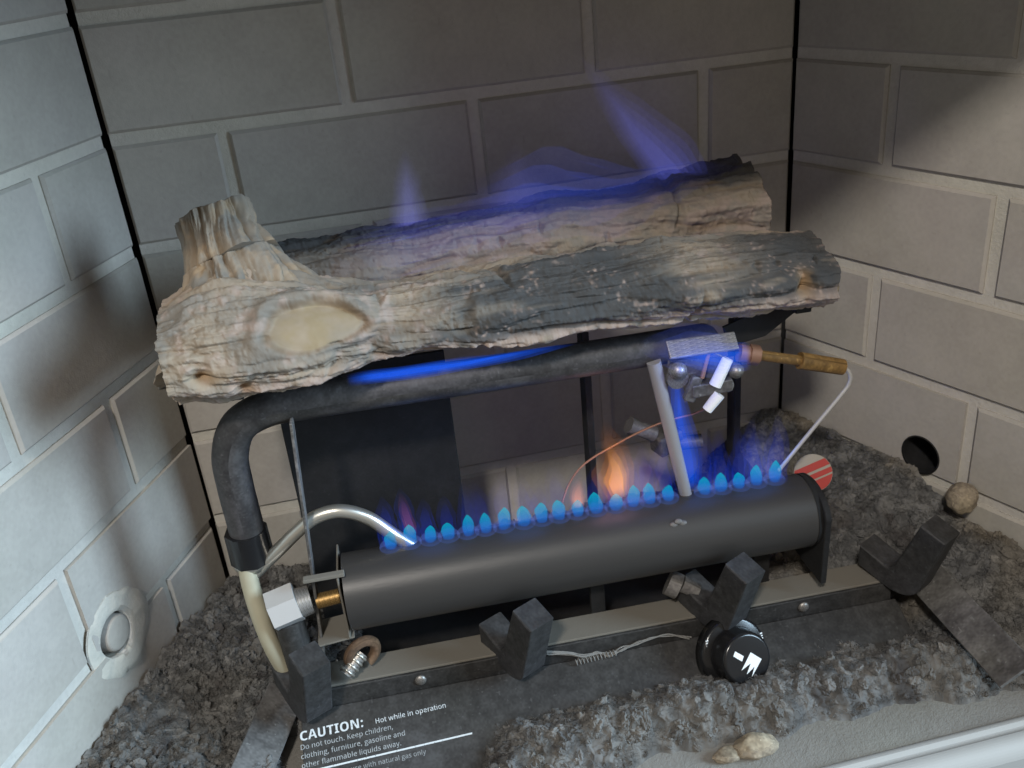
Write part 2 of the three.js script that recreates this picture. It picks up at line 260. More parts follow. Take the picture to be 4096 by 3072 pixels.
{ // front rail: dusty flange on top of a dark face, pan floor behind it
  mesh('rail_flange', wuv(rbox(0.468, 0.0022, 0.026, 0.0007).translate(0.023, 0.0452, 0.0085)), M.dust, burner);
  const face = mesh('rail_face', wuv(rbox(0.462, 0.018, 0.0025, 0.0007).translate(0.02, 0.0352, 0.0222)), M.panel, burner);
  for (const x of [-0.137, 0.175]) mesh('rail_screw', aim(turned([[0.0001, 0.0022], [0.0028, 0.0019], [0.0044, 0.0006], [0.0046, -0.001]], 24), [x, 0.0365, 0.0236], [0, 0, 1]), M.zinc, face);
  mesh('pan', wuv(rbox(0.5, 0.003, 0.12, 0.001).translate(0.0, 0.014, -0.055)), M.sootBlack, burner);
}
{ // sloping control panel, side cheeks, warning print
  const P0 = [0.028, 0.025], P1 = [0.001, 0.094];      // y, z of the upper and lower edge
  const len = Math.hypot(P1[0] - P0[0], P1[1] - P0[1]), tilt = Math.atan2(P0[0] - P1[0], P1[1] - P0[1]);
  const put = (g, x, s, lift = 0) => { g.rotateX(tilt); g.translate(x, P0[0] - Math.sin(tilt) * s + Math.cos(tilt) * lift, P0[1] + Math.cos(tilt) * s + Math.sin(tilt) * lift); return g; };
  const pan = mesh('control_panel', wuv(put(rbox(0.484, 0.0022, len, 0.0007), 0.012, len / 2)), M.panel, burner);
  mesh('side_cheek', bar([0.28, 0.044, 0.004], [0.282, 0.042, 0.138], 0.003, 0.03, 0.0008, -0.95), M.cheek, burner);
  mesh('side_cheek', bar([-0.243, 0.026, -0.005], [-0.272, 0.022, 0.09], 0.003, 0.03, 0.0008, 0.95), M.cheek, burner);
  const cv = document.createElement('canvas'); cv.width = 1200; cv.height = 480; const c = cv.getContext('2d');
  c.clearRect(0, 0, 1200, 480); c.fillStyle = '#ffffff'; c.textBaseline = 'alphabetic';
  c.font = 'bold 86px sans-serif'; c.fillText('CAUTION:', 30, 110, 450);
  c.font = '46px sans-serif'; c.fillText('Hot while in operation', 510, 108, 490);
  c.globalAlpha = 0.6; c.fillText('Do not touch. Keep children,', 30, 168, 620); c.fillText('clothing, furniture, gasoline and', 30, 226, 720); c.fillText('other flammable liquids away.', 30, 284, 660);
  c.globalAlpha = 1; c.fillRect(20, 306, 1080, 12);
  c.globalAlpha = 0.45; c.font = '42px sans-serif'; c.fillText('for use with natural gas only', 260, 372, 640); c.fillText('see instructions', 260, 424, 400);
  for (let i = 0; i < 1500; i++) { const w = rr(1, 5); c.clearRect(rr(0, 1200), rr(0, 480), w, rr(1, 4)); }     // worn print
  const t = new THREE.CanvasTexture(cv); t.colorSpace = THREE.SRGBColorSpace; t.magFilter = THREE.LinearFilter;
  const pg = new THREE.PlaneGeometry(0.142, 0.0568); pg.rotateX(-Math.PI / 2); pg.rotateY(0.035);
  const lm = new THREE.MeshStandardMaterial({ map: t, color: new THREE.Color().setRGB(0.62, 0.66, 0.68), transparent: true, roughness: 0.7 });
  mesh('warning_print', put(pg, -0.164, 0.0355, 0.0016), lm, pan);
  // loose thread and a small coil spring lying over the rail and panel
  const th = [[-0.036, 0.04, 0.024], [-0.02, 0.037, 0.026], [-0.008, 0.034, 0.0275], [0.003, 0.0345, 0.027], [0.012, 0.031, 0.029], [0.022, 0.0335, 0.028], [0.034, 0.0355, 0.027], [0.046, 0.037, 0.0262], [0.06, 0.0365, 0.0262], [0.07, 0.034, 0.027], [0.077, 0.031, 0.029]];
  for (let k = 0; k < 4; k++) mesh('loose_thread', hose(th.map(([x, y, z], i) => [x + rr(-0.002, 0.002), y + rr(-0.001, 0.002), z + rr(0, 0.0018)]), rr(0.0004, 0.0007), 90, 6), M.thread, burner);
  const sp = []; for (let i = 0; i <= 130; i++) { const f = i / 130, a = f * Math.PI * 2 * 12; sp.push([-0.016 + 0.034 * f, 0.0315 + 0.0022 * Math.cos(a) - 0.0015 + 0.002 * f, 0.0292 + 0.0024 * Math.sin(a)]); }
  mesh('coil_spring', hose(sp, 0.0005, 420, 6), M.thread, burner);
}
{ // four bent square grate prongs rising in front of the rail
  const t = 0.0165, w = 0.0195, lean = 0.3, H = 0.066, s = Math.sin(lean), cs = Math.cos(lean);
  const sh = new THREE.Shape(); sh.moveTo(-0.03, 0.007); sh.lineTo(-0.01, 0.0); sh.quadraticCurveTo(0.012, -0.006, t + 0.003, 0.006); sh.lineTo(t + s * H, cs * H - 0.003); sh.lineTo(s * H - 0.001, cs * H + t * s * 0.6); sh.lineTo(0.002, 0.022); sh.quadraticCurveTo(-0.004, 0.013, -0.012, 0.017); sh.lineTo(-0.03, 0.0235); sh.closePath();
  const g = new THREE.ExtrudeGeometry(sh, { depth: w, bevelEnabled: true, bevelSize: 0.0016, bevelThickness: 0.0016, bevelSegments: 3, curveSegments: 8 }); g.translate(0, 0, -w / 2); g.rotateY(-Math.PI / 2);
  const geo = wuv(g);
  for (const [x, y, yaw] of [[-0.2235, 0.036, 0.5], [-0.0615, 0.038, 0.5], [0.1, 0.045, 0.5], [0.2555, 0.047, 0.5]]) { const p = mesh('prong', geo, M.prong, burner); p.position.set(x, y, 0.026); p.rotation.y = yaw; }
}
{ // control knob: dial skirt, glossy cap, white flame-setting mark
  const dir = V(0.2, 0.42, 0.88).normalize(), face = V(0.1085, 0.0395, 0.071), back = d => face.clone().addScaledVector(dir, -d).toArray();
  const k = mesh('knob', aim(turned([[0.0001, 0], [0.0175, -0.0002], [0.0195, -0.0012], [0.0205, -0.0035], [0.0212, -0.016], [0.0216, -0.017]], 56), face.toArray(), dir.toArray()), M.knob, burner);
  mesh('dial_skirt', aim(turned([[0.012, 0.002], [0.026, 0.0015], [0.0285, -0.001], [0.029, -0.009], [0.02, -0.012]], 56), back(0.0195), dir.toArray()), M.knob, k);
  mesh('valve_stem', rod(back(0.03), back(0.055), 0.011, 0.011), M.sootBlack, k);
  const q = new THREE.Quaternion().setFromUnitVectors(V(0, 0, 1), dir), R = 0.0186, sx = p => [(p[0] - 870) / 225 * R, -(p[1] - 1300) / 225 * R];
  const flat = pts => { const s = new THREE.Shape(pts.map(p => new THREE.Vector2(...sx(p)))); const g = new THREE.ExtrudeGeometry(s, { depth: 0.0003, bevelEnabled: false }); g.rotateZ(0.06); g.applyQuaternion(q); g.translate(...face.clone().addScaledVector(dir, 0.00012).toArray()); return g; };
  mesh('mark', flat([[760, 1180], [832, 1252], [802, 1292], [730, 1217]]), M.print, k);
  mesh('mark', flat([[910, 1243], [1002, 1340], [862, 1460], [914, 1380], [818, 1420], [884, 1338], [776, 1368]]), M.print, k);
  for (const a of [2.55, 0.28]) for (let i = 0; i < 3; i++) { const g = rbox(0.0024, 0.0011, 0.0004, 0.0001); g.translate(Math.cos(a) * 0.0262, Math.sin(a) * 0.0262 + (i - 1) * 0.0019, 0); g.applyQuaternion(q); g.translate(...back(0.0182)); mesh('dial_mark', g, M.print, k); }
}
{ // pilot assembly under the right end of the front log
  const P = mesh('pilot_bracket', wuv(mergeGeometries([at(rbox(0.05, 0.02, 0.002, 0.0005), 0.0985, 0.2485, -0.006, 0, 0, -0.1), at(rbox(0.03, 0.0095, 0.009, 0.001), 0.1045, 0.238, 0.001, 0, 0, 0.03), at(rbox(0.008, 0.02, 0.006, 0.001), 0.0905, 0.239, 0.001, 0, 0, -0.35)])), M.strap, burner);
  mesh('pilot_hood', at(rbox(0.052, 0.003, 0.014, 0.001), 0.0985, 0.271, -0.001, 0.75, 0, -0.04), M.zinc, P);
  for (const [x, y, r] of [[0.0801, 0.2548, 0.0062], [0.1237, 0.2474, 0.0056], [0.1168, 0.2368, 0.005]]) { mesh('screw', aim(turned([[0.0001, 0.004], [r * 0.55, 0.0038], [r * 0.62, 0.0012], [r, 0.001], [r * 1.05, -0.004]], 28), [x, y, 0.001], [0.05, 0.2, 1]), M.zinc, P); }
  mesh('screw_boss', rod([0.0801, 0.2478, -0.004], [0.0801, 0.2478, 0.0], 0.0085, 0.008), M.strap, P);
  const w1 = mesh('ceramic_insulator', rod([0.1158, 0.2598, 0.004], [0.106, 0.2405, 0.005], 0.0041, 0.0046, 20), M.ceramic, P);
  mesh('ceramic_insulator', rod([0.109, 0.2335, 0.006], [0.0995, 0.222, 0.006], 0.0044, 0.0038, 20), M.ceramic, P);
  mesh('electrode', rod([0.1158, 0.259, 0.003], [0.1, 0.269, 0.0], 0.0008), M.strap, w1);
  mesh('sensor', rod([0.097, 0.247, 0.003], [0.1035, 0.266, 0.0], 0.0016, 0.0013), M.copper, P);
  mesh('elbow', mergeGeometries([rod([0.126, 0.2607, -0.001], [0.134, 0.2583, 0], 0.0068, 0.0062, 20), rod([0.1335, 0.2586, 0], [0.1405, 0.2568, 0.001], 0.0078, 0.0074, 6)]), M.copper, P);
  const br = mesh('brass_tube', wuv(mergeGeometries([rod([0.14, 0.2572, 0.001], [0.173, 0.2472, 0.001], 0.0039), rod([0.172, 0.2476, 0.001], [0.2062, 0.2365, 0.001], 0.0064, 0.006)])), M.brassDirty, P);
  mesh('steel_line', hose([[0.204, 0.237, 0.001], [0.2095, 0.234, 0.001], [0.2128, 0.2285, 0.001], [0.2126, 0.2205, 0], [0.2075, 0.212, -0.001], [0.1893, 0.1862, -0.004], [0.164, 0.15, -0.008]], 0.0016, 90, 12), M.nutWhite, br);
  mesh('pilot_wire', hose([[-0.008, 0.144, -0.022], [0.0, 0.155, -0.03], [0.0125, 0.1675, -0.034], [0.043, 0.183, -0.034], [0.073, 0.196, -0.03], [0.1, 0.206, -0.02], [0.103, 0.221, 0.0]], 0.0009, 100, 8), M.copper, P);
  const heat = new THREE.Shape(); heat.moveTo(0.122, 0.262); heat.lineTo(0.15, 0.2665); heat.lineTo(0.171, 0.281); heat.lineTo(0.186, 0.283); heat.lineTo(0.16, 0.292); heat.lineTo(0.118, 0.278); heat.closePath();
  mesh('heat_shield', wuv(new THREE.ExtrudeGeometry(heat, { depth: 0.0016, bevelEnabled: true, bevelSize: 0.0004, bevelThickness: 0.0004, bevelSegments: 1 }).translate(0, 0, -0.012)), M.sootBlack, P);
  // spark electrode fitting seen behind the flames
  const B = mesh('valve_body', wuv(mergeGeometries([at(rbox(0.024, 0.018, 0.018, 0.002), 0.096, 0.15, -0.08, 0, 0.3, 0.1), rod([0.068, 0.168, -0.08], [0.085, 0.158, -0.08], 0.006, 0.007, 16), rod([0.09, 0.146, -0.08], [0.125, 0.147, -0.075], 0.006, 0.006, 20)])), M.strap, burner);
  mesh('valve_cap', rod([0.0635, 0.1705, -0.08], [0.069, 0.167, -0.08], 0.0078, 0.0078, 6), M.strap, B);
  const W = mesh('wing_nut', wuv(mergeGeometries([rod([0.078, 0.07, 0.008], [0.09, 0.063, 0.012], 0.007, 0.006, 16), rod([0.068, 0.071, 0.004], [0.076, 0.067, 0.008], 0.0105, 0.0105, 20)])), M.strap, burner);
}

// ---------------------------------------------------------------- round red and grey tag behind the right end of the burner
{
  const c = toWorld(0.2065, 0.123, -0.035), o = thing('round_tag', 'round red and grey tag standing behind the right end of the burner tube', 'tag');
  const disc = new THREE.CylinderGeometry(0.0155, 0.0155, 0.0016, 48); const dir = V(-0.25, 0.5, 0.85).normalize(), q = new THREE.Quaternion().setFromUnitVectors(V(0, 1, 0), dir), qz = new THREE.Quaternion().setFromUnitVectors(V(0, 0, 1), dir);
  disc.applyQuaternion(q); disc.translate(...c); mesh('disc', disc, M.tagGrey, o);
  const put = g => { g.applyQuaternion(qz); g.translate(c[0] + dir.x * 0.001, c[1] + dir.y * 0.001, c[2] + dir.z * 0.001); return g; };
  const seg = (y0, y1) => { const s = new THREE.Shape(), r = 0.0152, n = 12, a0 = Math.asin(y0 / r), a1 = Math.asin(y1 / r); for (let i = 0; i <= n; i++) { const a = lerp(a0, a1, i / n); s[i ? 'lineTo' : 'moveTo'](Math.cos(a) * r, Math.sin(a) * r); } for (let i = n; i >= 0; i--) { const a = lerp(a0, a1, i / n); s.lineTo(-Math.cos(a) * r, Math.sin(a) * r); } const g = new THREE.ExtrudeGeometry(s, { depth: 0.0004, bevelEnabled: false }); g.rotateZ(0.3); return put(g); };
  mesh('band', seg(-0.015, -0.0065), M.red, o); mesh('band', seg(0.0015, 0.0075), M.red, o); mesh('band', seg(-0.005, -0.0008), M.red, o);
  mesh('tag_clip', rod([c[0] + 0.001, c[1] - 0.05, c[2]], [c[0] + 0.001, c[1] - 0.012, c[2] - 0.001], 0.0016, 0.0016, 10), M.strap, o);
}

// ---------------------------------------------------------------- ceramic logs
// radius field along an axis, displaced into bark; colour per vertex is the painted clay
function barkTube({ axis, radius, NU, NV, bark, colour, capRough = 0.006, seed = 0 }) {
  const pos = new Float32Array((NU + 1) * (NV + 1) * 3), col = new Float32Array(pos.length), idx = [];
  const curve = new THREE.CatmullRomCurve3(axis.map(p => V(...p)), false, 'centripetal'), fr = [];
  const CAP = 14;
  for (let i = 0; i <= NU; i++) {
    let u = (i - CAP) / (NU - 2 * CAP), cap = 1, out = 0; if (i < CAP) { cap = Math.sin(i / CAP * Math.PI / 2) ** 0.45; u = 0; out = -1; } if (i > NU - CAP) { cap = Math.sin((NU - i) / CAP * Math.PI / 2) ** 0.45; u = 1; out = 1; }
    if (i === 0 || i === NU) cap = 0;
    const C = curve.getPointAt(u), T = curve.getTangentAt(u), up = Math.abs(T.y) > 0.8 ? V(0, 0, 1) : V(0, 1, 0), S = V().crossVectors(T, up).normalize(), U = V().crossVectors(S, T);
    for (let j = 0; j <= NV; j++) {
      const a = j / NV * Math.PI * 2, ca = Math.cos(a), sa = Math.sin(a), [rs, ru] = radius(u, a), r0 = 1 / Math.hypot(ca / rs, sa / ru);
      const D = S.clone().multiplyScalar(ca).addScaledVector(U, sa), q = C.clone().addScaledVector(D, r0), b = bark(u, a, q, r0, ca, sa);
      const r = (r0 + b.h) * cap, p = C.clone().addScaledVector(D, r);
      if (out) { const n = fbm(p.x * 60 + seed, p.y * 60, p.z * 60, 4) - 0.5, big = fbm(p.x * 22 + seed, p.y * 22 + 9, p.z * 22, 2) - 0.5; p.addScaledVector(T, (n * capRough * 2 + big * capRough * 3.2) * (1 - cap * 0.1) + out * 0.004 * (1 - cap)); }
      const k = (i * (NV + 1) + j) * 3; pos[k] = p.x; pos[k + 1] = p.y; pos[k + 2] = p.z;
      const c = colour(p, b, out && cap < 0.9 ? 1 : 0, D); col[k] = c[0]; col[k + 1] = c[1]; col[k + 2] = c[2];
    }
  }
  for (let i = 0; i < NU; i++) for (let j = 0; j < NV; j++) { const a = i * (NV + 1) + j, b = a + 1, c = a + NV + 1, d = c + 1; idx.push(a, b, c, b, d, c); }
  for (let i = 0; i <= NU; i++) for (let q = 0; q < 3; q++) { const a = i * (NV + 1) * 3 + q, b = (i * (NV + 1) + NV) * 3 + q; pos[b] = pos[a]; col[b] = col[a]; }
  const g = new THREE.BufferGeometry(); g.setAttribute('position', new THREE.BufferAttribute(pos, 3)); g.setAttribute('color', new THREE.BufferAttribute(col, 3)); g.setIndex(idx);
  const m = mergeVertices(g, 1e-6); m.computeVertexNormals(); return m;
}
const mix3 = (a, b, t) => [lerp(a[0], b[0], t), lerp(a[1], b[1], t), lerp(a[2], b[2], t)];
const CLAY = { beige: [0.285, 0.23, 0.172], grey: [0.19, 0.172, 0.148], pink: [0.34, 0.262, 0.225], slate: [0.042, 0.045, 0.049], tan: [0.285, 0.222, 0.135], brown: [0.17, 0.115, 0.065], white: [0.62, 0.6, 0.57], orange: [0.42, 0.27, 0.13] };
const logMat = new THREE.MeshStandardMaterial({ color: 0xffffff, vertexColors: true, roughness: 0.93 });
const KX = 0.137, KA = 0.72;       // the sawn knot on the front log: place along it and angle above the front
const frontLog = thing('ceramic_log', 'long charred ceramic log with sawn knot and forked branch stub, lying in front', 'log', 'ceramic gas logs');
{
  const axis = [[0.04, 0.32, 0.182], [0.12, 0.3225, 0.181], [0.24, 0.3205, 0.18], [0.36, 0.319, 0.181], [0.44, 0.314, 0.184], [0.489, 0.308, 0.188]];
  const x0 = 0.04, x1 = 0.492;
  const g = barkTube({ axis, NU: 900, NV: 380, seed: 3, capRough: 0.007,
    radius: u => { const x = lerp(x0, x1, u), w = 1 + 0.07 * Math.sin(x * 23) + 0.05 * Math.sin(x * 51 + 1); const e = (1 + 0.2 * smooth(0.7, 0.92, u) - 0.16 * smooth(0.93, 1, u)) * (0.86 + 0.14 * smooth(0, 0.07, u)); return [lerp(0.047, 0.042, smooth(0.1, 0.4, u)) * w * e, lerp(0.0315, 0.0228, smooth(0.06, 0.33, u)) * w * e]; },
    bark: (u, a, q, r0, ca, sa) => {
      // S points to -z or +z depending on the axis; use the world position for everything
      const y = q.y - 0.3205, z = q.z - 0.181, ang = Math.atan2(y / 0.0255, z / 0.044);
      const warp = 0.012 * fbm(q.x * 14, y * 20, z * 20, 2), sk = q.x * 0.35;
      const deep = ridge(q.x * 9 + 4, (y + sk * 0.12 + warp) * 95, (z + sk * 0.1) * 95, 3), fine = fbm(q.x * 60, y * 240, z * 240, 3), lump = fbm(q.x * 26, y * 40 + 5, z * 40, 3);
      const kx = (q.x - KX) / 0.031, ka = (ang - KA) * 0.036 / 0.0175, kd = Math.hypot(kx, ka + 0.18 * kx * kx) * (0.8 + 0.4 * fbm(q.x * 38, y * 38, z * 38 + 2, 3));
      const inK = 1 - smooth(0.86, 1.0, kd), rim = Math.exp(-(((kd - 1.22) / 0.2) ** 2)), gr = Math.exp(-(((kd - 0.98) / 0.07) ** 2));
      const grain = fbm(q.x * 330, y * 330, z * 330, 3), crack = smooth(0.9, 0.99, ridge(q.x * 20 + 3, y * 16, z * 16, 2));
      let h = (0.0085 * (0.62 - deep ** 1.5) + 0.0036 * (fine - 0.5) + 0.009 * (lump - 0.5) + 0.0022 * (grain - 0.5) - 0.0035 * crack) * (1 - inK) * (1 - 0.45 * rim);
      h += rim * (0.0026 + 0.0026 * ka) - gr * 0.0022 - inK * 0.0018 + inK * 0.0012 * (fbm(q.x * 110, y * 110, z * 110, 3) - 0.5);
      h += 0.017 * Math.exp(-(((q.x - 0.083) / 0.038) ** 2)) * Math.exp(-(((ang - 2.05) / 0.62) ** 2)) * (1 - inK);
      const lip = Math.exp(-(((ang + 0.62) / 0.2) ** 2)) * smooth(0.02, 0.1, q.x); h += lip * 0.003 * (0.4 + noise(q.x * 55, 3, 1));      // ragged lower front edge
      const chip = Math.exp(-(((q.x - 0.063) / 0.0065) ** 2 + ((ang + 0.05) / 0.16) ** 2)) + 0.8 * Math.exp(-(((q.x - 0.086) / 0.0055) ** 2 + ((ang + 0.5) / 0.13) ** 2)) + Math.exp(-(((q.x - 0.463) / 0.006) ** 2 + ((ang + 0.2) / 0.3) ** 2));   // broken-out chips near both ends
      h -= 0.013 * chip * (0.6 + 0.8 * noise(q.x * 200, y * 200, z * 200));
      return { h, deep, fine, lump, inK, rim, gr, ang, lip, chip };
    },
    colour: (p, b, end) => {
      const n = fbm(p.x * 30, p.y * 30, p.z * 30, 4), n2 = fbm(p.x * 110 + 9, p.y * 110, p.z * 110, 3), st = fbm(p.x * 12, p.y * 90, p.z * 90, 3), sp = noise(p.x * 420, p.y * 420, p.z * 420);
      let c = mix3(CLAY.beige, CLAY.grey, smooth(0.35, 0.65, n)); c = mix3(c, CLAY.pink, smooth(0.5, 0.75, n2) * 0.6);
      const fade = smooth(0.15, 0.3, p.x + 0.2 * (st - 0.5) - 0.02 * Math.sin(b.ang * 2));
      const top = smooth(-0.6, -0.28, b.ang + 0.5 * (n - 0.5)) * (1 - smooth(1.5, 2.0, b.ang));
      const patch = Math.exp(-(((p.x - 0.395) / 0.032) ** 2)) * smooth(0.3, 0.62, st + 0.1) * smooth(-0.4, 0.4, b.ang);
      const char = clamp(fade * top * smooth(0.22, 0.44, n * 0.55 + st * 0.6) * 1.25) * (1 - 0.8 * patch);
      c = mix3(c, CLAY.slate, char * 0.93);
      c = mix3(c, CLAY.pink, b.lip * smooth(0.3, 0.6, n2 + 0.12) * 0.85);
      if (sp > 0.6) c = mix3(c, CLAY.pink, Math.min(1, (sp - 0.6) * 3) * smooth(0.46, 0.7, n2) * (0.2 + 0.6 * char));
      c = mix3(c, CLAY.brown, smooth(0.8, 0.97, b.deep) * 0.55 * (1 - char));
      c = mix3(c, mix3(mix3(CLAY.tan, CLAY.beige, smooth(0.35, 0.65, n2) * 0.6), CLAY.grey, smooth(0.5, 0.75, n) * 0.45), b.inK); c = mix3(c, CLAY.brown, b.gr * 0.6 * smooth(0.3, 0.6, n));
      c = mix3(c, CLAY.orange, clamp(b.chip) * 0.7 * smooth(0.3, 0.6, n2 + 0.1));
      if (end) c = mix3(mix3(CLAY.beige, CLAY.orange, smooth(0.42, 0.66, n) * 0.8), CLAY.brown, smooth(0.55, 0.75, n2) * 0.6);
      const t = 0.86 + 0.28 * n2; return [c[0] * t, c[1] * t, c[2] * t];
    } });
  mesh('trunk', g, logMat, frontLog);
  const bx = [[0.1, 0.312, 0.172], [0.094, 0.332, 0.158], [0.086, 0.356, 0.141], [0.08, 0.378, 0.126], [0.0775, 0.391, 0.118]];
  const bg = barkTube({ axis: bx, NU: 320, NV: 240, seed: 11, capRough: 0.005,
    radius: (u, a) => { const f = (1 - u) ** 1.7; return [0.0225 + 0.058 * f + 0.003 * Math.sin(3 * a + 1), 0.0205 + 0.022 * f + 0.003 * Math.sin(2 * a)]; },
    bark: (u, a, q) => { const tw = a + 0.5 * u, cx = Math.cos(tw), sx = Math.sin(tw); const deep = ridge(u * 1.6 + 3, cx * 3.3, sx * 3.3, 3), fine = fbm(q.x * 200, q.y * 70, q.z * 200, 3), lump = fbm(q.x * 30, q.y * 30, q.z * 30, 2); return { h: 0.009 * (0.6 - deep ** 1.6) + 0.0026 * (fine - 0.5) + 0.004 * (lump - 0.5), deep, fine, lump }; },
    colour: (p, b, end) => { const n = fbm(p.x * 34, p.y * 34, p.z * 34, 4), n2 = fbm(p.x * 120, p.y * 90, p.z * 120, 3); let c = mix3(CLAY.beige, CLAY.grey, smooth(0.38, 0.62, n)); c = mix3(c, CLAY.brown, smooth(0.72, 0.95, b.deep) * 0.75); c = mix3(c, CLAY.orange, smooth(0.55, 0.72, n2) * 0.25); if (end) c = mix3(CLAY.beige, CLAY.brown, smooth(0.4, 0.7, n2) * 0.6); const t = 0.86 + 0.28 * n2; return [c[0] * t, c[1] * t, c[2] * t]; } });
  mesh('branch_stub', bg, logMat, frontLog);
}
{
  const o = thing('ceramic_log', 'pale split ceramic log lying behind the front log with flames along its top', 'log', 'ceramic gas logs');
  const axis = [[0.1, 0.322, 0.085], [0.22, 0.325, 0.083], [0.35, 0.328, 0.08], [0.487, 0.3325, 0.078]];
  const g = barkTube({ axis, NU: 760, NV: 300, seed: 23, capRough: 0.006,
    radius: u => { const w = 1 + 0.06 * Math.sin(u * 14) + 0.04 * Math.sin(u * 31 + 2) + 0.12 * Math.exp(-(((u - 0.86) / 0.08) ** 2)); return [0.042 * w, 0.0295 * w]; },
    bark: (u, a, q) => { const y = q.y - 0.333, z = q.z - 0.08, deep = ridge(q.x * 10, (y + q.x * 0.05 + 0.01 * fbm(q.x * 16, y * 20, z * 20, 2)) * 80, z * 80 + 3, 3), fine = fbm(q.x * 50, y * 230, z * 230, 3), lump = fbm(q.x * 24 + 3, y * 34, z * 34, 3), grain = fbm(q.x * 300, y * 300, z * 300, 3), crack = smooth(0.9, 0.99, ridge(q.x * 18 + 7, y * 16, z * 16, 2)); return { h: 0.0095 * (0.62 - deep ** 1.5) + 0.0036 * (fine - 0.5) + 0.011 * (lump - 0.5) + 0.0026 * (grain - 0.5) - 0.004 * crack, deep, fine, lump, ang: Math.atan2(y, z) }; },
    colour: (p, b, end) => { const n = fbm(p.x * 28 + 4, p.y * 30, p.z * 30, 4), n2 = fbm(p.x * 90, p.y * 140, p.z * 140, 3); let c = mix3(CLAY.pink, CLAY.beige, smooth(0.4, 0.6, n)); c = mix3(c, CLAY.grey, 0.35 + 0.5 * smooth(0.45, 0.65, n2)); const ch = smooth(0.6, 1.0, b.ang + 0.7 * (n - 0.5)); c = mix3(c, CLAY.slate, ch * 0.8); c = mix3(c, CLAY.slate, (1 - smooth(0.14, 0.24, p.x + 0.06 * (n - 0.5))) * 0.6); c = mix3(c, CLAY.brown, smooth(0.78, 0.96, b.deep) * 0.55); if (end) c = mix3(CLAY.beige, CLAY.orange, smooth(0.45, 0.7, n2) * 0.6); const t = 0.86 + 0.28 * n2; return [c[0] * t, c[1] * t, c[2] * t]; } });
  mesh('trunk', g, logMat, o);
}

// ---------------------------------------------------------------- rock wool bed
const wallX0 = z => -Math.cos(pl) / Math.sin(pl) * z, wallX1 = z => WB + Math.cos(pr) / Math.sin(pr) * z;
const cheekX = () => 0.576;
function woolTop(x, z) {
  const l = wallX0(z), r = wallX1(z), front = smooth(0.185, 0.205, z), inside = front * (1 - smooth(-0.004, 0.004, x - cheekX(z)));
  let h = 0.014;
  h += 0.012 * (1 - smooth(0.0, 0.09, x - l)) * smooth(0.0, 0.1, z);
  h += (0.03 * smooth(0.42, 0.53, x) * (1 - smooth(0.13, 0.2, z)) + 0.041 * (1 - smooth(0.0, 0.11, r - x)) * (1 - smooth(0.22, 0.34, z))) * (1 - inside);
  h += 0.002 * front * smooth(-0.004, 0.004, x - cheekX(z)) * (1 - smooth(0.3, 0.335, z));
  h -= 0.011 * smooth(0.1, 0.16, x) * (1 - smooth(0.42, 0.48, x)) * smooth(0.03, 0.06, z) * (1 - smooth(0.24, 0.27, z));
  h -= 0.011 * inside * smooth(0.47, 0.52, x) * (1 - smooth(0.245, 0.285, z));
  h += 0.013 * Math.exp(-(((z - 0.287 - 0.05 * (x - 0.3)) / 0.02) ** 2)) * smooth(0.2, 0.27, x);
  h += 0.012 * smooth(0.2, 0.27, z) * (1 - smooth(-0.02, 0.1, x));
  const edge = 0.303 + 0.075 * (x - 0.27) + 0.03 * (1 - smooth(0.2, 0.34, x)) + 0.028 * (fbm(x * 34, 2, 7, 4) - 0.5);
  h *= 1 - smooth(edge - 0.026, edge + 0.008, z);
  h *= 1 - 0.95 * smooth(0.035, 0.055, x) * (1 - smooth(0.185, 0.215, x)) * smooth(0.2, 0.21, z) * (1 - smooth(0.285, 0.3, z));
  return h;
}
const woolBump = (x, z) => 0.016 * (fbm(x * 64, z * 64, 1, 5) - 0.5) + 0.008 * (ridge(x * 105 + 0.4 * noise(x * 300, z * 300, 1), z * 105, 4, 3) - 0.5);
function woolColour(x, z) {
  const n = fbm(x * 26, z * 26, 5, 3), m = fbm(x * 150, z * 150, 8, 3);
  let c = mix3([0.088, 0.087, 0.086], [0.15, 0.146, 0.14], smooth(0.35, 0.7, m));
  c = mix3(c, [0.16, 0.126, 0.08], smooth(0.46, 0.66, n) * (0.12 + 0.45 * smooth(0.4, 0.55, x) * (1 - smooth(0.2, 0.3, z))));
  c = mix3(c, [0.04, 0.033, 0.03], smooth(0.58, 0.78, fbm(x * 60 + 3, z * 60, 2, 3)) * 0.7); return c;
}
